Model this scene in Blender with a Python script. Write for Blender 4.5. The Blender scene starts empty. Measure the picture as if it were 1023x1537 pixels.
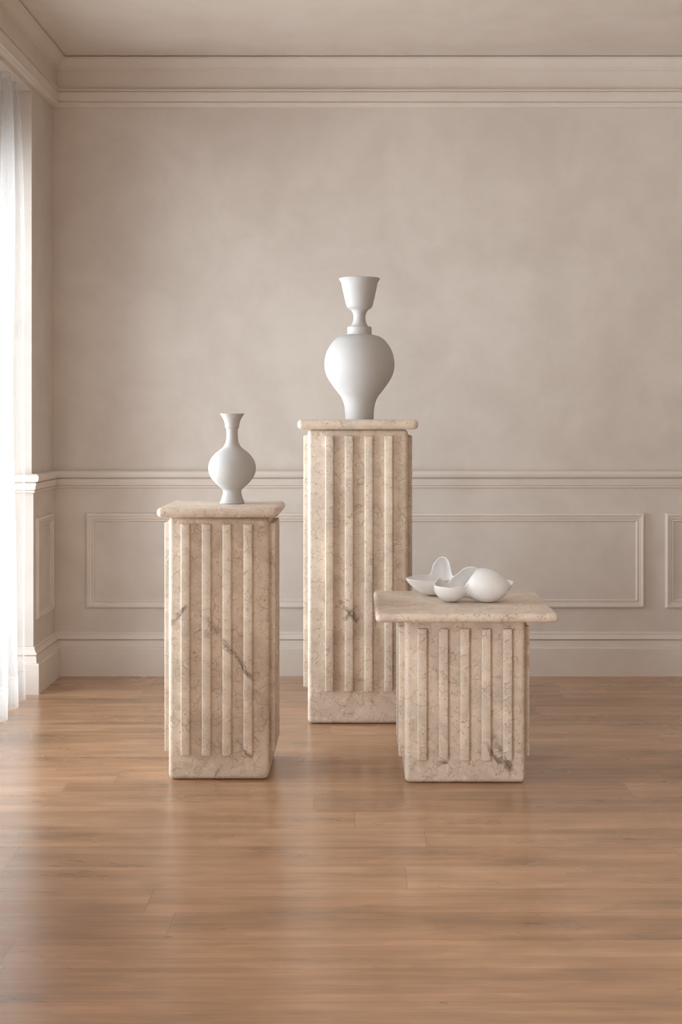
import bpy, bmesh, math, random
import numpy as np
from mathutils import Vector, Matrix

random.seed(4)
S = bpy.context.scene
COL = S.collection
PI = math.pi

# ------------------------------------------------------------------ camera
F_PX, VPX, VPY, IW, IH, H = 2000.0, 540.0, 628.0, 1023.0, 1537.0, 1.25
cam_d = bpy.data.cameras.new('camera')
cam = bpy.data.objects.new('camera', cam_d)
COL.objects.link(cam)
cam.location = (0, 0, H)
cam.rotation_euler = (PI / 2, 0, 0)
cam_d.sensor_fit = 'VERTICAL'
cam_d.sensor_height = 36.0
cam_d.sensor_width = 24.0
cam_d.lens = F_PX / IH * 36.0
cam_d.shift_x = -(VPX - IW / 2) / IH
cam_d.shift_y = (VPY - IH / 2) / IH
cam_d.clip_start = 0.05
S.camera = cam

# ------------------------------------------------------------------ materials
def new_mat(name):
    m = bpy.data.materials.new(name)
    m.use_nodes = True
    nt = m.node_tree
    for n in list(nt.nodes):
        nt.nodes.remove(n)
    out = nt.nodes.new('ShaderNodeOutputMaterial')
    return m, nt, out

def N(nt, typ, **kw):
    n = nt.nodes.new(typ)
    for k, v in kw.items():
        setattr(n, k, v)
    return n

def L(nt, a, b):
    nt.links.new(a, b)

def math_n(nt, op, a, b=None, c=None, clamp=False):
    n = N(nt, 'ShaderNodeMath', operation=op, use_clamp=clamp)
    for i, v in enumerate((a, b, c)):
        if v is None:
            continue
        if isinstance(v, (int, float)):
            n.inputs[i].default_value = v
        else:
            L(nt, v, n.inputs[i])
    return n.outputs[0]

def mix_col(nt, fac, a, b, blend='MIX'):
    n = N(nt, 'ShaderNodeMix', data_type='RGBA', blend_type=blend)
    if isinstance(fac, (int, float)):
        n.inputs[0].default_value = fac
    else:
        L(nt, fac, n.inputs[0])
    for v, s in ((a, n.inputs[6]), (b, n.inputs[7])):
        if isinstance(v, tuple):
            s.default_value = (*v, 1) if len(v) == 3 else v
        else:
            L(nt, v, s)
    return n.outputs[2]

def mapr(nt, v, a, b, c=0.0, d=1.0, smooth=True):
    n = N(nt, 'ShaderNodeMapRange', clamp=True)
    if smooth:
        n.interpolation_type = 'SMOOTHSTEP'
    L(nt, v, n.inputs[0])
    for i, x in zip((1, 2, 3, 4), (a, b, c, d)):
        n.inputs[i].default_value = x
    return n.outputs[0]

def noise(nt, vec, scale, detail=3.0, rough=0.5, dist=0.0, out=0):
    n = N(nt, 'ShaderNodeTexNoise')
    L(nt, vec, n.inputs['Vector'])
    n.inputs['Scale'].default_value = scale
    n.inputs['Detail'].default_value = detail
    n.inputs['Roughness'].default_value = rough
    n.inputs['Distortion'].default_value = dist
    return n.outputs[out]

def mapping(nt, vec, scale=(1, 1, 1), loc=(0, 0, 0), rot=(0, 0, 0)):
    n = N(nt, 'ShaderNodeMapping')
    L(nt, vec, n.inputs[0])
    n.inputs[1].default_value = loc
    n.inputs[2].default_value = rot
    n.inputs[3].default_value = scale
    return n.outputs[0]

def bump(nt, height, strength, dist):
    n = N(nt, 'ShaderNodeBump')
    n.inputs['Strength'].default_value = strength
    n.inputs['Distance'].default_value = dist
    L(nt, height, n.inputs['Height'])
    return n.outputs[0]

def principled(nt, out, col, rough, spec=0.5, normal=None):
    p = N(nt, 'ShaderNodeBsdfPrincipled')
    if isinstance(col, tuple):
        p.inputs['Base Color'].default_value = (*col, 1)
    else:
        L(nt, col, p.inputs['Base Color'])
    if isinstance(rough, (int, float)):
        p.inputs['Roughness'].default_value = rough
    else:
        L(nt, rough, p.inputs['Roughness'])
    p.inputs['Specular IOR Level'].default_value = spec
    if normal is not None:
        L(nt, normal, p.inputs['Normal'])
    L(nt, p.outputs[0], out.inputs[0])
    return p

def plaster(name, c0, c1, amount=1.0):
    m, nt, out = new_mat(name)
    pos = N(nt, 'ShaderNodeNewGeometry').outputs['Position']
    a = noise(nt, pos, 1.7, 5, 0.6, 0.6)
    b = noise(nt, pos, 6.0, 4, 0.6, 0.3)
    f = math_n(nt, 'ADD', math_n(nt, 'MULTIPLY', a, 0.65), math_n(nt, 'MULTIPLY', b, 0.35))
    f = mapr(nt, f, 0.5 - 0.16 / amount, 0.5 + 0.16 / amount)
    col = mix_col(nt, f, c0, c1)
    h = math_n(nt, 'ADD', noise(nt, pos, 55, 4, 0.6), math_n(nt, 'MULTIPLY', b, 0.6))
    principled(nt, out, col, 0.75, 0.25, bump(nt, h, 0.10, 0.004))
    return m

M_WALL = plaster('wall_plaster', (0.590, 0.533, 0.482), (0.665, 0.610, 0.560))
M_DARK = plaster('fill_cut_plaster', (0.20, 0.16, 0.125), (0.25, 0.205, 0.16))  # unseen right and front walls, darkened to bounce less fill light
M_CEIL = plaster('ceiling_plaster', (0.635, 0.565, 0.500), (0.69, 0.625, 0.563))
M_TRIM = plaster('trim_paint', (0.665, 0.60, 0.542), (0.705, 0.642, 0.585))

def floor_mat():
    m, nt, out = new_mat('oak_floor')
    pos = N(nt, 'ShaderNodeNewGeometry').outputs['Position']
    sep = N(nt, 'ShaderNodeSeparateXYZ')
    L(nt, pos, sep.inputs[0])
    x, y = sep.outputs[0], sep.outputs[1]
    PW, PL = 0.172, 1.9
    v = math_n(nt, 'DIVIDE', math_n(nt, 'ADD', y, 10 * PW - 3.026 + PW * 17), PW)
    row = math_n(nt, 'FLOOR', v)
    fv = math_n(nt, 'FRACT', v)
    wr = N(nt, 'ShaderNodeTexWhiteNoise', noise_dimensions='1D')
    L(nt, row, wr.inputs['W'])
    u = math_n(nt, 'DIVIDE', math_n(nt, 'ADD', x, math_n(nt, 'MULTIPLY_ADD', wr.outputs[0], 7.0, 20.0)), PL)
    colm = math_n(nt, 'FLOOR', u)
    fu = math_n(nt, 'FRACT', u)
    cid = N(nt, 'ShaderNodeCombineXYZ')
    L(nt, row, cid.inputs[0]); L(nt, colm, cid.inputs[1])
    wn = N(nt, 'ShaderNodeTexWhiteNoise', noise_dimensions='2D')
    L(nt, cid.outputs[0], wn.inputs['Vector'])
    rnd = wn.outputs[0]
    # grain coordinates, different in every plank
    off = N(nt, 'ShaderNodeVectorMath', operation='SCALE')
    L(nt, wn.outputs[1], off.inputs[0]); off.inputs[3].default_value = 30.0
    gp = N(nt, 'ShaderNodeVectorMath', operation='ADD')
    L(nt, pos, gp.inputs[0]); L(nt, off.outputs[0], gp.inputs[1])
    g = gp.outputs[0]
    streak = noise(nt, mapping(nt, g, (1.1, 22, 1)), 1.0, 4, 0.55, 0.35)
    fine = noise(nt, mapping(nt, g, (5, 120, 1)), 1.0, 4, 0.6, 0.4)
    cloud = noise(nt, mapping(nt, g, (2.2, 6.5, 1)), 1.0, 3, 0.5, 0.7)
    waves = noise(nt, mapping(nt, g, (7, 30, 1)), 1.0, 2, 0.5, 0.9)
    blotch = noise(nt, mapping(nt, pos, (2.6, 7.0, 1)), 1.0, 3, 0.55, 0.6)
    hue = noise(nt, mapping(nt, g, (1.6, 9, 1), (7, 3, 0)), 1.0, 3, 0.5, 0.4)
    f = math_n(nt, 'MULTIPLY_ADD', blotch, 0.26, math_n(nt, 'MULTIPLY', streak, 0.34))
    f = math_n(nt, 'MULTIPLY_ADD', cloud, 0.20, f)
    f = math_n(nt, 'MULTIPLY_ADD', fine, 0.16, f)
    f = math_n(nt, 'MULTIPLY_ADD', waves, 0.10, f)
    f = math_n(nt, 'MULTIPLY_ADD', math_n(nt, 'SUBTRACT', rnd, 0.5), 0.09, f)
    f = mapr(nt, f, 0.31, 0.68, smooth=False)
    ramp = N(nt, 'ShaderNodeValToRGB')
    L(nt, f, ramp.inputs[0])
    e = ramp.color_ramp.elements
    e[0].position, e[0].color = 0.0, (0.155, 0.090, 0.050, 1)
    e[1].position, e[1].color = 1.0, (0.575, 0.345, 0.205, 1)
    k = e.new(0.5); k.color = (0.365, 0.205, 0.110, 1)
    # seams
    dv = math_n(nt, 'MULTIPLY', math_n(nt, 'MINIMUM', fv, math_n(nt, 'SUBTRACT', 1.0, fv)), PW)
    du = math_n(nt, 'MULTIPLY', math_n(nt, 'MINIMUM', fu, math_n(nt, 'SUBTRACT', 1.0, fu)), PL)
    d = math_n(nt, 'MINIMUM', dv, du)
    seam = mapr(nt, d, 0.0004, 0.0022, 1.0, 0.0)
    wood = mix_col(nt, mapr(nt, hue, 0.35, 0.65, 0.0, 0.55), ramp.outputs[0], mix_col(nt, 1.0, ramp.outputs[0], (1.0, 0.93, 0.86), 'MULTIPLY'))
    col = mix_col(nt, math_n(nt, 'MULTIPLY', seam, 0.38), wood, (0.10, 0.055, 0.03))
    rough = mapr(nt, cloud, 0.3, 0.7, 0.26, 0.36)
    h = math_n(nt, 'MULTIPLY_ADD', seam, -1.0, math_n(nt, 'MULTIPLY', streak, 0.35))
    p = principled(nt, out, col, rough, 0.5, bump(nt, h, 0.10, 0.0016))
    p.inputs['Coat Weight'].default_value = 0.6
    p.inputs['Coat Roughness'].default_value = 0.22
    return m
M_FLOOR = floor_mat()

def stone_mat(name, seed, veins, base=(0.665, 0.565, 0.468)):
    """fossil limestone; veins = [(x0,z0,x1,z1,width)] in the pedestal's own coordinates"""
    m, nt, out = new_mat(name)
    tc = N(nt, 'ShaderNodeNewGeometry').outputs['Position']
    p0 = mapping(nt, tc, loc=(seed * 3.1, seed * 1.7, seed * 0.9))
    wob = N(nt, 'ShaderNodeTexNoise')
    L(nt, p0, wob.inputs['Vector']); wob.inputs['Scale'].default_value = 22; wob.inputs['Detail'].default_value = 3
    wv = N(nt, 'ShaderNodeVectorMath', operation='SUBTRACT')
    L(nt, wob.outputs[1], wv.inputs[0]); wv.inputs[1].default_value = (0.5, 0.5, 0.5)
    ws = N(nt, 'ShaderNodeVectorMath', operation='SCALE')
    L(nt, wv.outputs[0], ws.inputs[0]); ws.inputs[3].default_value = 0.035
    wa = N(nt, 'ShaderNodeVectorMath', operation='ADD')
    L(nt, p0, wa.inputs[0]); L(nt, ws.outputs[0], wa.inputs[1])
    p = wa.outputs[0]
    cloud = noise(nt, p0, 7, 5, 0.65, 0.5)
    col = mix_col(nt, mapr(nt, cloud, 0.32, 0.68), tuple(c * 0.86 for c in base), tuple(min(1, c * 1.13) for c in base))
    warm = noise(nt, p0, 16, 3, 0.5)
    col = mix_col(nt, mapr(nt, warm, 0.5, 0.75, 0, 0.35), col, (0.56, 0.43, 0.31))
    def cracks(scale, w0, w1, lo, hi, seedoff):
        v = N(nt, 'ShaderNodeTexVoronoi', feature='DISTANCE_TO_EDGE')
        L(nt, mapping(nt, p, loc=(seedoff, seedoff * 2, 0)), v.inputs['Vector'])
        v.inputs['Scale'].default_value = scale
        ln = mapr(nt, v.outputs['Distance'], w0, w1, 1.0, 0.0)
        msk = mapr(nt, noise(nt, mapping(nt, p0, loc=(seedoff, 0, seedoff)), scale * 0.9, 2), lo, hi)
        return math_n(nt, 'MULTIPLY', ln, msk)
    dark = cracks(22, 0.008, 0.040, 0.47, 0.62, 1.3)
    dark2 = cracks(38, 0.015, 0.085, 0.50, 0.64, 5.1)
    light = cracks(29, 0.012, 0.065, 0.46, 0.62, 9.7)
    col = mix_col(nt, math_n(nt, 'MULTIPLY', light, 0.50), col, (0.86, 0.76, 0.65))
    col = mix_col(nt, math_n(nt, 'MULTIPLY', dark, 0.48), col, (0.26, 0.165, 0.10))
    col = mix_col(nt, math_n(nt, 'MULTIPLY', dark2, 0.40), col, (0.36, 0.22, 0.13))
    # little rusty and dark flecks
    fv = N(nt, 'ShaderNodeTexVoronoi', feature='F1')
    L(nt, p, fv.inputs['Vector']); fv.inputs['Scale'].default_value = 62
    fleck = mapr(nt, fv.outputs['Distance'], 0.08, 0.20, 1.0, 0.0)
    sepc = N(nt, 'ShaderNodeSeparateColor')
    L(nt, fv.outputs['Color'], sepc.inputs[0])
    fleck = math_n(nt, 'MULTIPLY', fleck, mapr(nt, sepc.outputs[0], 0.62, 0.67))
    col = mix_col(nt, math_n(nt, 'MULTIPLY', fleck, 0.75), col, (0.24, 0.13, 0.07))
    # blotchy darker drifts
    drift = math_n(nt, 'MULTIPLY', mapr(nt, noise(nt, p0, 3.2, 4, 0.6, 0.8), 0.56, 0.72),
                   mapr(nt, noise(nt, p, 24, 4, 0.7), 0.40, 0.62))
    col = mix_col(nt, math_n(nt, 'MULTIPLY', drift, 0.45), col, (0.33, 0.235, 0.155))
    # drawn veins (world x / z of the front face)
    sep = N(nt, 'ShaderNodeSeparateXYZ')
    L(nt, tc, sep.inputs[0])
    nx = noise(nt, mapping(nt, p0, loc=(4, 4, 4)), 20, 4, 0.65)
    n2 = noise(nt, mapping(nt, p0, loc=(8, 1, 4)), 46, 3, 0.6)
    n3 = noise(nt, mapping(nt, p0, loc=(2, 7, 9)), 28, 5, 0.7)
    n4 = noise(nt, mapping(nt, p0, loc=(6, 6, 1)), 38, 3, 0.6)
    for (x0, z0, x1, z1, w) in veins:
        dx, dz = x1 - x0, z1 - z0
        ln = math.hypot(dx, dz)
        ux, uz = dx / ln, dz / ln
        rx = math_n(nt, 'SUBTRACT', sep.outputs[0], x0)
        rz = math_n(nt, 'SUBTRACT', sep.outputs[2], z0)
        along = math_n(nt, 'ADD', math_n(nt, 'MULTIPLY', rx, ux), math_n(nt, 'MULTIPLY', rz, uz))
        perp = math_n(nt, 'ADD', math_n(nt, 'MULTIPLY', rx, -uz), math_n(nt, 'MULTIPLY', rz, ux))
        ends = math_n(nt, 'MULTIPLY', mapr(nt, along, 0.0, ln * 0.12), mapr(nt, along, ln * 0.88, ln, 1.0, 0.0))
        grow = mapr(nt, along, 0.0, ln * 0.8, 0.45, 1.0)
        tot = None
        for (nn, amp, off, wid, st) in ((nx, 4.2, 0.0, 0.50, 1.0), (n3, 6.5, 0.35, 0.40, 0.9), (n2, 4.5, -0.25, 1.0, 0.7)):
            q = math_n(nt, 'MULTIPLY_ADD', math_n(nt, 'SUBTRACT', nn, 0.5), w * amp, perp)
            q = math_n(nt, 'ABSOLUTE', math_n(nt, 'ADD', q, w * off))
            g = math_n(nt, 'MULTIPLY', mapr(nt, q, w * wid * 0.15, w * wid, 1.0, 0.0), st)
            tot = g if tot is None else math_n(nt, 'MAXIMUM', tot, g)
        f1 = math_n(nt, 'MULTIPLY', math_n(nt, 'MULTIPLY', tot, ends), grow)
        f1 = math_n(nt, 'MULTIPLY', f1, mapr(nt, n4, 0.36, 0.52, 0.3, 1.0))
        col = mix_col(nt, math_n(nt, 'MULTIPLY', f1, 0.85), col, (0.11, 0.068, 0.042))
    hgt = math_n(nt, 'SUBTRACT', math_n(nt, 'MULTIPLY', light, 0.5), math_n(nt, 'ADD', math_n(nt, 'MULTIPLY', dark, 0.6), fleck))
    principled(nt, out, col, 0.42, 0.40, bump(nt, hgt, 0.25, 0.0015))
    return m

def ceramic_mat(name, rough, alb):
    m, nt, out = new_mat(name)
    pos = N(nt, 'ShaderNodeNewGeometry').outputs['Position']
    n = noise(nt, pos, 60, 3)
    col = mix_col(nt, n, (alb - 0.005, alb - 0.014, alb - 0.019), (alb + 0.019, alb + 0.010, alb + 0.005))
    principled(nt, out, col, rough, 0.4, bump(nt, n, 0.03, 0.002))
    return m
M_BISQUE = ceramic_mat('matte_white_bisque', 0.6, 0.49)
M_PORCELAIN = ceramic_mat('satin_white_porcelain', 0.38, 0.76)

def sheer_mat(name, trans, tint):
    m, nt, out = new_mat(name)
    pos = N(nt, 'ShaderNodeNewGeometry').outputs['Position']
    weave = noise(nt, mapping(nt, pos, (1, 1, 0.03)), 90, 2)
    tl = N(nt, 'ShaderNodeBsdfTranslucent'); tl.inputs[0].default_value = (*tint, 1)
    df = N(nt, 'ShaderNodeBsdfDiffuse'); df.inputs[0].default_value = (*tint, 1)
    tr = N(nt, 'ShaderNodeBsdfTransparent')
    m1 = N(nt, 'ShaderNodeMixShader'); m1.inputs[0].default_value = 0.58
    L(nt, tl.outputs[0], m1.inputs[1]); L(nt, df.outputs[0], m1.inputs[2])
    m2 = N(nt, 'ShaderNodeMixShader')
    L(nt, mapr(nt, weave, 0.3, 0.7, trans + 0.05, trans - 0.05), m2.inputs[0])
    L(nt, m1.outputs[0], m2.inputs[1]); L(nt, tr.outputs[0], m2.inputs[2])
    L(nt, m2.outputs[0], out.inputs[0])
    return m
M_SHEER = sheer_mat('sheer_voile', 0.68, (0.62, 0.61, 0.605))
M_HEM = sheer_mat('sheer_voile_hem', 0.40, (0.68, 0.665, 0.65))

def glass_mat():
    m, nt, out = new_mat('window_glass')
    tr = N(nt, 'ShaderNodeBsdfTransparent')
    gl = N(nt, 'ShaderNodeBsdfGlossy'); gl.inputs['Roughness'].default_value = 0.02
    mx = N(nt, 'ShaderNodeMixShader'); mx.inputs[0].default_value = 0.06
    L(nt, tr.outputs[0], mx.inputs[1]); L(nt, gl.outputs[0], mx.inputs[2])
    L(nt, mx.outputs[0], out.inputs[0])
    return m
M_GLASS = glass_mat()

# ------------------------------------------------------------------ mesh helpers
def mesh_obj(name, bm, mat, parent=None, smooth=False, angle=None):
    me = bpy.data.meshes.new(name)
    bmesh.ops.recalc_face_normals(bm, faces=bm.faces)
    bm.to_mesh(me)
    bm.free()
    me.materials.append(mat)
    if smooth:
        for p in me.polygons:
            p.use_smooth = True
        if angle:
            me.set_sharp_from_angle(angle=math.radians(angle))
    o = bpy.data.objects.new(name, me)
    COL.objects.link(o)
    if parent:
        o.parent = parent
    return o

def structure(o):
    o['kind'] = 'structure'
    return o

def box(bm, x0, x1, y0, y1, z0, z1):
    vs = [bm.verts.new((x, y, z)) for x in (x0, x1) for y in (y0, y1) for z in (z0, z1)]
    for f in ((0, 1, 3, 2), (4, 6, 7, 5), (0, 4, 5, 1), (2, 3, 7, 6), (0, 2, 6, 4), (1, 5, 7, 3)):
        bm.faces.new([vs[i] for i in f])

def bevel_box(x0, x1, y0, y1, z0, z1, r, seg=3):
    bm = bmesh.new()
    box(bm, x0, x1, y0, y1, z0, z1)
    bmesh.ops.bevel(bm, geom=list(bm.edges), offset=r, segments=seg, profile=0.5, affect='EDGES')
    return bm

def sweep(profile, path, closed_path=False):
    """profile: closed loop of (out, up); path: list of (point(3), out_dir(3), up_dir(3))"""
    bm = bmesh.new()
    rings = []
    for (P, o, u) in path:
        P, o, u = Vector(P), Vector(o), Vector(u)
        rings.append([bm.verts.new(P + o * a + u * b) for a, b in profile])
    n = len(profile)
    m = len(rings)
    for i in range(m if closed_path else m - 1):
        A, B = rings[i], rings[(i + 1) % m]
        for j in range(n):
            bm.faces.new((A[j], A[(j + 1) % n], B[(j + 1) % n], B[j]))
    if not closed_path:
        bm.faces.new(rings[0]); bm.faces.new(list(reversed(rings[-1])))
    return bm

# ------------------------------------------------------------------ room shell
XL, XR, YB, YF, ZC = -1.495, 2.70, 6.5, -2.6, 3.0
JY = 6.07            # far jamb of the window
WY0 = 3.90           # near jamb
HEAD = 2.742         # window head
RT = 0.34            # reveal depth
UP = (0, 0, 1)
WP = 0.008           # wainscot thickness

bm = bmesh.new(); box(bm, XL - 0.45, XR + 0.15, YF - 0.15, YB + 0.15, -0.12, 0.0)
structure(mesh_obj('floor', bm, M_FLOOR))
bm = bmesh.new(); box(bm, XL - 0.45, XR + 0.15, YF - 0.15, YB + 0.15, ZC, ZC + 0.12)
structure(mesh_obj('ceiling', bm, M_CEIL))
# back wall with a slightly proud dado below the rail
prof = [(WP, 0), (WP, 0.95), (0, 0.95), (0, ZC), (-0.15, ZC), (-0.15, 0)]
bm = sweep(prof, [((XL - 0.45, YB, 0), (0, -1, 0), UP), ((XR + 0.15, YB, 0), (0, -1, 0), UP)])
structure(mesh_obj('wall_back', bm, M_WALL))
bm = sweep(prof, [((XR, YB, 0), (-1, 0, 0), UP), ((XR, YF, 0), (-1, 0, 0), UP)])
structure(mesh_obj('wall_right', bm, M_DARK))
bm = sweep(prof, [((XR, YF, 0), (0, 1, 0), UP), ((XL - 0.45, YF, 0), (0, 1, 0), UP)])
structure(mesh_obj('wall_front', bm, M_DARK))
# left wall: far pier, pier between the windows, near pier and the heads, one mesh
W2A, W2B = -2.4, 1.5      # unseen window nearer than the frame, added to light the room
bm = bmesh.new()
box(bm, XL - 0.45, XL, JY, YB, 0, ZC)
box(bm, XL, XL + WP, JY, YB, 0, 0.95)
box(bm, XL - 0.45, XL, W2B, WY0, 0, ZC)
box(bm, XL - 0.45, XL, YF, W2A, 0, ZC)
for ya, yb in ((WY0, JY), (W2A, W2B)):
    box(bm, XL - 0.45, XL, ya, yb, HEAD, ZC)
    box(bm, XL - 0.45, XL - RT + 0.10, ya, yb, 2.47, HEAD)      # lintel set back behind the curtain
structure(mesh_obj('wall_left', bm, M_WALL))

# ---- crown
crown = [(0, 3.0), (0.060, 3.0), (0.060, 2.9955), (0.074, 2.9955), (0.074, 2.989), (0.064, 2.988), (0.060, 2.980), (0.050, 2.966), (0.040, 2.955),
         (0.034, 2.951), (0.034, 2.944), (0.028, 2.941), (0.017, 2.938), (0.017, 2.852), (0.009, 2.852), (0.009, 2.847),
         (0.037, 2.847), (0.038, 2.839), (0.026, 2.837), (0.026, 2.834), (0.031, 2.834), (0.031, 2.829), (0.029, 2.800), (0.028, 2.787), (0.023, 2.786), (0.023, 2.784),
         (0.033, 2.784), (0.033, 2.778), (0.024, 2.774), (0.022, 2.768), (0.012, 2.764), (0, 2.762)]
corner_b = ((XL, YB, 0), (1, -1, 0), UP)
bm = sweep(crown, [corner_b, ((XR, YB, 0), (-1, -1, 0), UP)])
structure(mesh_obj('trim_1', bm, M_TRIM))
bm = sweep(crown, [((XL, YF, 0), (1, 1, 0), UP), corner_b])
structure(mesh_obj('trim_2', bm, M_TRIM))
# ---- chair rail, returned round the window jamb
rail = [(0, 0.997), (0.030, 0.996), (0.040, 0.990), (0.043, 0.980), (0.040, 0.968), (0.033, 0.961), (0.020, 0.960), (0.020, 0.956), (0.027, 0.956),
        (0.027, 0.952), (0.024, 0.940), (0.021, 0.930), (0.021, 0.925), (0.013, 0.924), (0.013, 0.921), (0.018, 0.921), (0.018, 0.914), (0.012, 0.911), (0, 0.909)]
bm = sweep(rail, [corner_b, ((XR, YB, 0), (-1, -1, 0), UP)])
structure(mesh_obj('trim_3', bm, M_TRIM))
jamb_path = [((XL - 0.08, JY, 0), (0, -1, 0), UP), ((XL, JY, 0), (1, -1, 0), UP)]
bm = sweep(rail, jamb_path + [corner_b])
structure(mesh_obj('trim_4', bm, M_TRIM))
# ---- baseboard
base = [(0, 0.212), (0.014, 0.211), (0.019, 0.205), (0.018, 0.198), (0.026, 0.186), (0.031, 0.181), (0.031, 0.177), (0.020, 0.176), (0.020, 0.172), (0.027, 0.172), (0.029, 0.140), (0.040, 0.138), (0.043, 0.134), (0.043, 0.0), (0, 0.0)]
bm = sweep(base, [corner_b, ((XR, YB, 0), (-1, -1, 0), UP)])
structure(mesh_obj('baseboard_back', bm, M_TRIM))
bm = sweep(base, jamb_path + [corner_b])
structure(mesh_obj('baseboard_left', bm, M_TRIM))
bm = sweep(base, [((XR, YB, 0), (-1, -1, 0), UP), ((XR, YF, 0), (-1, 1, 0), UP)])
structure(mesh_obj('baseboard_right', bm, M_TRIM))
# ---- panel mouldings: profile (inward from outer edge, out of the wall)
fprof = [(0, 0), (0.001, 0.008), (0.004, 0.012), (0.010, 0.015), (0.016, 0.013), (0.018, 0.009), (0.028, 0.008),
         (0.032, 0.004), (0.034, 0.008), (0.039, 0.008), (0.042, 0.004), (0.043, 0)]
def frame(name, org, right, nrm, u0, u1, z0, z1):
    org, right, nrm = Vector(org), Vector(right), Vector(nrm)
    pts = []
    for u, z, su, sz in ((u0, z0, 1, 1), (u1, z0, -1, 1), (u1, z1, -1, -1), (u0, z1, 1, -1)):
        P = org + right * u + Vector((0, 0, z))
        pts.append((P, right * su + Vector((0, 0, sz)), nrm))
    bm = sweep(fprof, pts, True)
    structure(mesh_obj(name, bm, M_TRIM))
frame('trim_5', (0, YB - WP, 0), (1, 0, 0), (0, -1, 0), -1.334, 1.386, 0.326, 0.790)
frame('trim_6', (0, YB - WP, 0), (1, 0, 0), (0, -1, 0), 1.486, 2.55, 0.326, 0.790)
frame('trim_7', (XL + WP, 0, 0), (0, 1, 0), (1, 0, 0), 6.108, 6.428, 0.326, 0.794)

# ---- windows: frame, mullions, panes
WX = XL - RT
FW = 0.07
def window(name, ya, yb, nb):
    z0w, z1w = 0.0, 2.47
    bm = bmesh.new()
    box(bm, WX - 0.04, WX + 0.04, ya, yb, z1w - FW, z1w)
    box(bm, WX - 0.04, WX + 0.04, ya, yb, z0w, z0w + FW)
    st = (yb - ya - FW) / nb
    for i in range(nb + 1):
        yc = ya + FW / 2 + st * i
        box(bm, WX - 0.04, WX + 0.04, yc - FW / 2, yc + FW / 2, z0w + FW, z1w - FW)
    win = structure(mesh_obj(name, bm, M_TRIM))
    for i in range(nb):
        p0 = ya + FW + st * i
        bm = bmesh.new(); box(bm, WX - 0.003, WX + 0.003, p0, p0 + st - FW, z0w + FW, z1w - FW)
        mesh_obj('window_pane', bm, M_GLASS, win)
window('window_1', WY0, JY, 2)
window('added_fill_window', W2A, W2B, 4)  # made-up opening out of view, only there to bring in fill light

# ------------------------------------------------------------------ curtain
def curtain_sheet(z_lo, z_hi, nz, dx=0.0):
    bm = bmesh.new()
    y_far, y_near = 5.965, 3.97
    ny = 380
    rnd = random.Random(11)
    # fold fronts: first ones where the photograph shows them
    fronts = [5.925, 5.765, 5.50, 5.23, 5.02]
    while fronts[-1] > y_near - 0.5:
        fronts.append(fronts[-1] - rnd.uniform(0.17, 0.29))
    fronts = [6.15] + fronts
    amps = [0.04] + [0.045, 0.047, 0.074, 0.060, 0.06] + [rnd.uniform(0.04, 0.055) for _ in fronts]
    rows = []
    for k in range(nz + 1):
        z = z_lo + (z_hi - z_lo) * k / nz
        t = z / HEAD
        row = []
        for i in range(ny + 1):
            y = y_far + (y_near - y_far) * i / ny
            j = 0
            while fronts[j + 1] > y:
                j += 1
            w = (fronts[j] - y) / (fronts[j] - fronts[j + 1])
            am = amps[j] * (1 - w) + amps[j + 1] * w
            c = math.cos(2 * PI * w)
            shape = math.copysign(abs(c) ** 0.7, c)
            gather = 1.0 - 0.45 * t ** 3
            xx = -1.526 + am * shape * gather
            xx += 0.010 * math.sin(y * 41 + 1.7 * math.sin(z * 2.1)) * (0.4 + 0.6 * t)
            xx += 0.006 * math.sin(y * 9 + z * 2.3)
            row.append(bm.verts.new((xx - 0.015 * t + dx, y + 0.012 * math.sin(z * 1.9 + y * 5) * (1 - t), z)))
        rows.append(row)
    for a, b in zip(rows, rows[1:]):
        for i in range(ny):
            bm.faces.new((a[i], a[i + 1], b[i + 1], b[i]))
    return bm
curt = mesh_obj('curtain', curtain_sheet(0.128, HEAD - 0.004, 46), M_SHEER, smooth=True)
curt['label'] = 'sheer white floor-length curtain hanging in soft folds across the window at left'
curt['category'] = 'curtain'
hem = mesh_obj('hem', curtain_sheet(0.004, 0.132, 5, 0.0015), M_HEM, curt, smooth=True)

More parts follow.
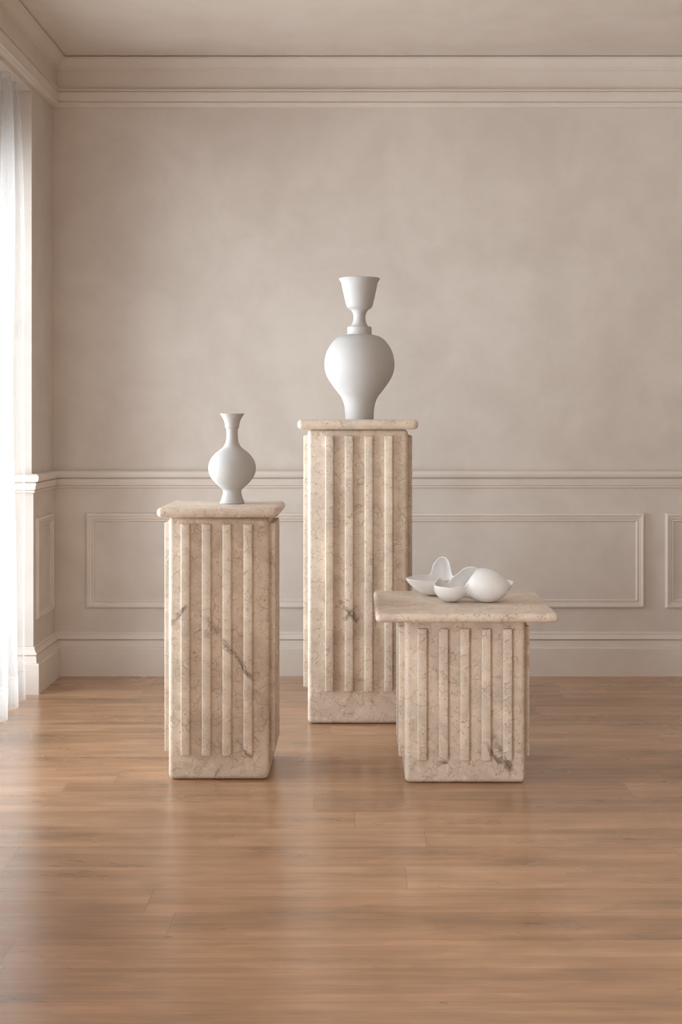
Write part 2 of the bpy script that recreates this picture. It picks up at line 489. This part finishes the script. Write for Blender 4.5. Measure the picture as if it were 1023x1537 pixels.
# ------------------------------------------------------------------ pedestals
def pedestal(label, mat, x0, x1, y0, top, thick, over, rib_x, rib_w, rz0, rz1):
    w = x1 - x0
    y1 = y0 + w
    cx, cy = (x0 + x1) / 2, (y0 + y1) / 2
    root = bpy.data.objects.new('pedestal', None)
    COL.objects.link(root)
    root.location = (cx, cy, 0)
    root['label'] = label
    root['category'] = 'pedestal'
    root['group'] = 'ribbed stone pedestals'
    h = w / 2
    zb = top - thick
    bm = bevel_box(-h, h, -h, h, 0.001, zb, 0.017, 5)
    mesh_obj('column', bm, mat, root, smooth=True, angle=50)
    # bullnosed top slab
    s = h + over
    bm = bmesh.new()
    box(bm, -s, s, -s, s, zb, top)
    vert = [e for e in bm.edges if abs(e.verts[0].co.z - e.verts[1].co.z) > thick / 2]
    bmesh.ops.bevel(bm, geom=vert, offset=0.020, segments=6, profile=0.5, affect='EDGES')
    hor = [e for e in bm.edges if abs(e.verts[0].co.z - e.verts[1].co.z) < 1e-5 and len(e.link_faces) == 2
           and abs(e.link_faces[0].normal.z - e.link_faces[1].normal.z) > 0.5]
    bm.normal_update()
    hor = [e for e in bm.edges if abs(e.verts[0].co.z - e.verts[1].co.z) < 1e-5 and
           any(abs(f.normal.z) > 0.9 for f in e.link_faces) and any(abs(f.normal.z) < 0.1 for f in e.link_faces)]
    bmesh.ops.bevel(bm, geom=hor, offset=thick * 0.46, segments=6, profile=0.5, affect='EDGES')
    mesh_obj('top_slab', bm, mat, root, smooth=True, angle=50)
    # raised ribs on the front and both side faces
    d = 0.020
    for rx in rib_x:
        u = rx - cx
        bm = bevel_box(u - rib_w / 2, u + rib_w / 2, -h - d, -h + 0.004, rz0, rz1, 0.0032, 3)
        mesh_obj('rib', bm, mat, root, smooth=True, angle=50)
    for sx in (-1, 1):
        for rx in rib_x:
            u = rx - cx
            a, b = sorted((sx * (h - 0.004), sx * (h + d)))
            bm = bevel_box(a, b, u - rib_w / 2, u + rib_w / 2, rz0, rz1, 0.0032, 3)
            mesh_obj('rib', bm, mat, root, smooth=True, angle=50)
    return root

def px(x, D): return (x - VPX) * D / F_PX
def pz(y, D): return H - (y - VPY) * D / F_PX

# left, medium
D1 = 4.604
m1 = stone_mat('fossil_stone_left', 1.0, [
    (px(303, D1), pz(918, D1), px(382, D1), pz(1024, D1), 0.011),
    (px(254, D1), pz(943, D1), px(283, D1), pz(905, D1), 0.009),
    (px(352, D1), pz(1108, D1), px(380, D1), pz(1138, D1), 0.009),
    (px(322, D1), pz(1168, D1), px(333, D1), pz(1146, D1), 0.006)])
pedestal('medium-height ribbed beige stone pedestal on the left carrying the narrow-necked bottle vase', m1,
         px(252.5, D1), px(403, D1), D1, 0.943, 0.034, 0.0365,
         [px(v, D1 - 0.020) for v in (277.7, 309.3, 340.2, 371.8)], 0.0305, 0.088, 0.886)
# tall, centre
D2 = 5.447
m2 = stone_mat('fossil_stone_tall', 2.3, [
    (px(506, D2), pz(898, D2), px(538, D2), pz(936, D2), 0.012),
    (px(514, D2), pz(932, D2), px(536, D2), pz(908, D2), 0.010)])
pedestal('tallest ribbed beige stone pedestal, in the centre behind the other two', m2,
         px(461.5, D2), px(612, D2), D2, 1.2455, 0.0405, 0.041,
         [px(v, D2 - 0.020) for v in (494.1, 523.6, 553.0, 583.0)], 0.0333, 0.137, 1.179)
# low, right
D3 = 4.562
m3 = stone_mat('fossil_stone_low', 3.7, [
    (px(737, D3), pz(1100, D3), px(768, D3), pz(1162, D3), 0.014),
    (px(722, D3), pz(1108, D3), px(752, D3), pz(1150, D3), 0.009),
    (px(652, D3), pz(1150, D3), px(672, D3), pz(1143, D3), 0.008)])
pedestal('lowest ribbed beige stone pedestal with a wide overhanging top, carrying the white bowls', m3,
         px(607.5, D3), px(788, D3), D3, 0.595, 0.030, 0.102,
         [px(v, D3 - 0.020) for v in (633.5, 665.4, 697.4, 729.5, 761.5)], 0.031, 0.082, 0.532)

# ------------------------------------------------------------------ vases
def smooth_profile(pts, n=4):
    out = []
    for i in range(len(pts) - 1):
        p0 = pts[max(i - 1, 0)]; p1 = pts[i]; p2 = pts[i + 1]; p3 = pts[min(i + 2, len(pts) - 1)]
        for k in range(n):
            t = k / n
            out.append(tuple(0.5 * ((2 * b) + (-a + c) * t + (2 * a - 5 * b + 4 * c - d) * t * t + (-a + 3 * b - 3 * c + d) * t ** 3)
                             for a, b, c, d in zip(p0, p1, p2, p3)))
    out.append(pts[-1])
    return out

def lathe(sections, wall, seg=96):
    """sections: list of smooth (r, z) runs from the foot to the rim; hard edges between runs"""
    prof = []
    for s in sections:
        prof += smooth_profile(s) if len(s) > 2 else list(s)
    clean = [prof[0]]
    for p in prof[1:]:
        if math.hypot(p[0] - clean[-1][0], p[1] - clean[-1][1]) > 1e-5:
            clean.append(p)
    prof = clean
    zt = prof[-1][1]
    inner = [(max(r - wall, 0.004), z) for r, z in reversed(prof) if z > prof[0][1] + 0.012]
    inner[0] = (prof[-1][0] - wall, zt)
    full = [(0.0, prof[0][1])] + prof + [(prof[-1][0] - wall * 0.5, zt + wall * 0.25)] + inner + [(0.0, inner[-1][1])]
    bm = bmesh.new()
    rings = []
    for r, z in full:
        if r <= 1e-9:
            rings.append([bm.verts.new((0, 0, z))])
        else:
            rings.append([bm.verts.new((r * math.cos(2 * PI * i / seg), r * math.sin(2 * PI * i / seg), z)) for i in range(seg)])
    for A, B in zip(rings, rings[1:]):
        for i in range(seg):
            j = (i + 1) % seg
            if len(A) == 1:
                bm.faces.new((A[0], B[j], B[i]))
            elif len(B) == 1:
                bm.faces.new((A[i], A[j], B[0]))
            else:
                bm.faces.new((A[i], A[j], B[j], B[i]))
    return bm

def vase(name, label, secs_px, zoom, s, foot_y, loc, mat):
    k = 1.0 / (zoom * s)
    secs = [[(hw * k, (foot_y - y) * k) for y, hw in run] for run in secs_px]
    o = mesh_obj(name, lathe(secs, 0.0035), mat, smooth=True, angle=38)
    o.location = loc
    o['label'] = label
    o['category'] = 'vase'
    return o

vase('bottle_vase', 'small white bottle vase with round body and flared narrow neck on the left pedestal',
     [[(884, 102), (881, 106.5), (874, 104)],
      [(874, 104), (860, 98), (830, 87), (800, 80), (785, 78), (772, 80), (758, 91), (735, 117), (700, 152), (660, 182), (620, 198), (580, 202),
       (540, 196), (500, 178), (470, 155), (445, 128), (425, 102), (405, 78), (380, 62), (345, 51), (300, 47.5), (262, 48.5), (244, 50)],
      [(244, 50), (240, 58), (234, 61), (231, 58.5)],
      [(231, 58.5), (205, 62), (175, 71), (150, 83), (132, 96), (123, 101.5), (119, 102)]],
     5.683, 416.0, 884, (px(348.3, 4.81), 4.81, 0.9435), M_BISQUE)

vase('urn_vase', 'large white urn vase with goblet-shaped neck on the tallest pedestal',
     [[(1303, 119), (1301, 121), (1260, 122), (1220, 125), (1180, 131), (1145, 142), (1110, 158), (1080, 181), (1040, 212), (1000, 241), (960, 266),
       (920, 284), (880, 295), (840, 299), (800, 297), (750, 287), (700, 267), (650, 234), (620, 206), (600, 176), (589, 146), (584, 122)],
      [(584, 122), (582, 108), (574, 105), (540, 103.5), (520, 103)],
      [(520, 103), (514, 99)],
      [(514, 99), (512, 84), (506, 74)],
      [(506, 74), (485, 61), (460, 53.5), (430, 51.5), (405, 55), (385, 63), (370, 75), (358, 93), (345, 107), (328, 114), (300, 121), (260, 130), (220, 139),
       (180, 147.5), (150, 153), (130, 160), (116, 169), (108, 174), (103, 174.5), (101, 173)]],
     5.683, 354.0, 1303, (px(539.2, 5.65), 5.65, 1.246), M_BISQUE)

# ------------------------------------------------------------------ free-form bowls (implicit shells)
def surface_nets(Fv, org, h):
    ins = Fv < 0
    nx, ny, nz = Fv.shape
    acc = np.zeros((nx - 1, ny - 1, nz - 1, 3)); cnt = np.zeros((nx - 1, ny - 1, nz - 1))
    def sl(dx, dy, dz):
        return (slice(dx, nx - 1 + dx), slice(dy, ny - 1 + dy), slice(dz, nz - 1 + dz))
    cs = [(a, b, c) for a in (0, 1) for b in (0, 1) for c in (0, 1)]
    for a in cs:
        for ax in range(3):
            if a[ax]:
                continue
            b = list(a); b[ax] = 1
            fa, fb = Fv[sl(*a)], Fv[sl(*b)]
            cr = (fa < 0) != (fb < 0)
            t = np.where(cr, fa / np.where(cr, fa - fb, 1), 0)
            for q in range(3):
                acc[..., q] += np.where(cr, a[q] + (t if q == ax else 0), 0)
            cnt += cr
    act = cnt > 0
    ids = -np.ones(act.shape, int)
    ids[act] = np.arange(act.sum())
    ii = np.argwhere(act)
    V = (ii + acc[act] / cnt[act][:, None]) * h + np.array(org)
    quads = []
    for ax in range(3):
        o1, o2 = [(1, 2), (2, 0), (0, 1)][ax]
        s0 = [slice(1, -1)] * 3; s0[ax] = slice(0, -1)
        s1 = list(s0); s1[ax] = slice(1, None)
        a, b = ins[tuple(s0)], ins[tuple(s1)]
        e = np.argwhere(a != b)
        flip = a[tuple(e.T)]
        e = e + 1
        e[:, ax] -= 1
        d1 = np.zeros(3, int); d1[o1] = 1
        d2 = np.zeros(3, int); d2[o2] = 1
        q = np.stack([ids[tuple((e - d1 - d2).T)], ids[tuple((e - d2).T)], ids[tuple(e.T)], ids[tuple((e - d1).T)]], 1)
        q[~flip] = q[~flip][:, ::-1]
        quads.append(q)
    return V, np.concatenate(quads)

def ell(X, Y, Z, c, r):
    k = np.sqrt(((X - c[0]) / r[0]) ** 2 + ((Y - c[1]) / r[1]) ** 2 + ((Z - c[2]) / r[2]) ** 2)
    k2 = np.sqrt(((X - c[0]) / r[0] ** 2) ** 2 + ((Y - c[1]) / r[1] ** 2) ** 2 + ((Z - c[2]) / r[2] ** 2) ** 2) + 1e-9
    return k * (k - 1) / k2

def smin(a, b, k):
    h = np.clip(0.5 + 0.5 * (b - a) / k, 0, 1)
    return b * (1 - h) + a * h - k * h * (1 - h)

def smax(a, b, k):
    return -smin(-a, -b, k)

def rim_field(X, Y, ctrl, c=0.012, lam=1e-4):
    """smooth rim height over the plan, through the control points"""
    P = np.array(ctrl)
    mean = P[:, 2].mean()
    d = np.sqrt((P[:, None, 0] - P[None, :, 0]) ** 2 + (P[:, None, 1] - P[None, :, 1]) ** 2 + c * c)
    w = np.linalg.solve(d - lam * np.eye(len(P)), P[:, 2] - mean)
    out = np.zeros_like(X) + mean
    for (px_, py_, _), k in zip(ctrl, w):
        out = out + k * np.sqrt((X - px_) ** 2 + (Y - py_) ** 2 + c * c)
    return np.clip(out, 0.045, 0.25)

def shell_bowl(name, label, bounds, sdf, ctrl, wall, loc):
    (xa, xb), (ya, yb), (za, zb) = bounds
    h = 0.0014
    xs = np.arange(xa, xb, h); ys = np.arange(ya, yb, h); zs = np.arange(za, zb, h)
    X, Y, Z = np.meshgrid(xs, ys, zs, indexing='ij')
    Fo = sdf(X, Y, Z)
    shell = smax(Fo, -(Fo + wall), 0.0012)
    R = ctrl(X[:, :, :1], Y[:, :, :1]) if callable(ctrl) else rim_field(X[:, :, :1], Y[:, :, :1], ctrl)
    Fv = smax(shell, (Z - R) * 0.6, 0.0022)
    Fv = smax(Fv, 0.0005 - Z, 0.001)              # flat foot
    V, Q = surface_nets(Fv, (xa, ya, za), h)
    me = bpy.data.meshes.new(name)
    me.from_pydata(V.tolist(), [], Q.tolist())
    me.update()
    bm = bmesh.new(); bm.from_mesh(me)
    for _ in range(4):
        bmesh.ops.smooth_vert(bm, verts=bm.verts, factor=0.5, use_axis_x=True, use_axis_y=True, use_axis_z=True)
    # keep the largest piece only
    seen = set(); best = []
    for v in bm.verts:
        if v in seen:
            continue
        st = [v]; comp = []
        seen.add(v)
        while st:
            q = st.pop(); comp.append(q)
            for e in q.link_edges:
                o2 = e.other_vert(q)
                if o2 not in seen:
                    seen.add(o2); st.append(o2)
        if len(comp) > len(best):
            best = comp
    bs = set(best)
    bmesh.ops.delete(bm, geom=[v for v in bm.verts if v not in bs], context='VERTS')
    bpy.data.meshes.remove(me)
    o = mesh_obj(name, bm, M_PORCELAIN, smooth=True)
    o.location = loc
    o['label'] = label
    o['category'] = 'bowl'
    return o

ZT = 0.5955
# front double bowl; local origin at (0.40, 4.755) on the slab
OX, OY = 0.40, 4.755
def sdf_front(X, Y, Z):
    a = ell(X, Y, Z, (-0.075, 0.0, 0.054), (0.062, 0.064, 0.054))
    b = ell(X, Y, Z, (0.052, 0.0, 0.058), (0.080, 0.070, 0.060))
    # flared lip of the big bowl to the right, and its raised back wall
    t = ell(X, Y, Z, (0.112, 0.006, 0.070), (0.036, 0.024, 0.018))
    bk = ell(X, Y, Z, (-0.005, 0.022, 0.075), (0.062, 0.040, 0.062))
    f = smin(a, b, 0.017)
    f = smin(f, t, 0.026)
    return smin(f, bk, 0.020)
ctrl_front = [(-0.132, -0.020, 0.061), (-0.105, -0.050, 0.060), (-0.075, -0.064, 0.0595), (-0.050, -0.058, 0.0625), (-0.031, -0.050, 0.059), (-0.022, -0.047, 0.066),
              (-0.010, -0.048, 0.088), (0.007, -0.055, 0.110), (0.0465, -0.065, 0.135), (0.09, -0.05, 0.118), (0.115, -0.028, 0.086),
              (-0.128, 0.012, 0.066), (-0.113, 0.038, 0.080), (-0.100, 0.050, 0.068), (-0.088, 0.055, 0.0615), (-0.076, 0.060, 0.068), (-0.064, 0.062, 0.092), (-0.050, 0.062, 0.100), (-0.032, 0.062, 0.117),
              (-0.008, 0.062, 0.1255), (0.014, 0.062, 0.1255), (0.027, 0.064, 0.117), (0.037, 0.066, 0.098), (0.06, 0.066, 0.082), (0.09, 0.055, 0.074),
              (0.130, -0.012, 0.066), (0.142, -0.004, 0.060), (0.150, 0.008, 0.072), (0.136, 0.024, 0.076),
              (-0.075, 0.0, 0.062), (-0.01, 0.0, 0.090), (0.05, -0.02, 0.128), (0.05, 0.012, 0.118), (0.05, 0.04, 0.092), (0.10, 0.0, 0.092), (0.02, -0.02, 0.122)]
shell_bowl('double_bowl', 'white free-form double bowl with a domed right half, at the front of the low pedestal',
           ((-0.16, 0.17), (-0.09, 0.09), (-0.006, 0.155)), sdf_front, ctrl_front, 0.0045, (OX, OY, ZT))

# back bowl with a tall rounded petal
PX_, PY_ = 0.270, 4.925
def sdf_back(X, Y, Z):
    a = ell(X, Y, Z, (0.0, 0.0, 0.066), (0.084, 0.060, 0.066))
    l = ell(X, Y, Z, (-0.066, 0.0, 0.070), (0.034, 0.030, 0.024))
    p = ell(X, Y, Z, (0.034, 0.026, 0.086), (0.034, 0.036, 0.064))
    return smin(smin(a, l, 0.03), p, 0.016)
def ctrl_back(X, Y):
    bowl = 0.066 + 0.07 * Y - 0.03 * np.clip(-X - 0.06, 0, 1)
    petal = 0.058 + 2.1 * (Y - 0.006 + 0.30 * (X - 0.034))
    w = 1.0 / (1.0 + np.exp(-(0.034 - np.abs(X - 0.034)) / 0.0025))
    up = smax(bowl, petal, 0.010)
    return np.clip(bowl * (1 - w) + up * w, 0.045, 0.25)
shell_bowl('petal_bowl', 'white bowl with one tall petal-shaped rim, behind the double bowl on the low pedestal',
           ((-0.12, 0.10), (-0.08, 0.085), (-0.006, 0.19)), sdf_back, ctrl_back, 0.0045, (PX_, PY_, ZT))

P1, P2 = 80, 385
# ------------------------------------------------------------------ light: overcast daylight through the curtained window, plus an added fill window
world = bpy.data.worlds.new('overcast_sky')
S.world = world
world.use_nodes = True
bg = world.node_tree.nodes['Background']
bg.inputs[0].default_value = (0.93, 0.96, 1.0, 1)
bg.inputs[1].default_value = 0.35

def area(name, loc, rot, sx, sy, power, col):
    d = bpy.data.lights.new(name, 'AREA')
    d.shape = 'RECTANGLE'
    d.size, d.size_y = sx, sy
    d.energy = power
    d.color = col
    o = bpy.data.objects.new(name, d)
    o.location = loc
    o.rotation_euler = rot
    COL.objects.link(o)
    return o
# area light outside the curtained window and the added one (size along world y first, then z)
NEUT = (0.875, 0.95, 1.0)
def daylight(name, ya, yb, power, spread):
    o = area(name, (XL - 0.62, (ya + yb) / 2, 1.30), (PI / 2, 0, -PI / 2), yb - ya + 0.1, 2.6, power, NEUT)
    o.data.spread = math.radians(spread)
daylight('daylight_curtained_window', WY0, JY, P1, 120)
daylight('fill_window_light', W2A, W2B, P2, 160)  # added fill light from front left, behind the made-up window

S.view_settings.view_transform = 'Standard'
S.view_settings.look = 'None'
S.view_settings.gamma = 1
S.view_settings.exposure = 0.69
S.view_settings.use_curve_mapping = False
S.cycles.use_denoising = True
S.cycles.max_bounces = 10
S.cycles.diffuse_bounces = 6
S.cycles.transparent_max_bounces = 12
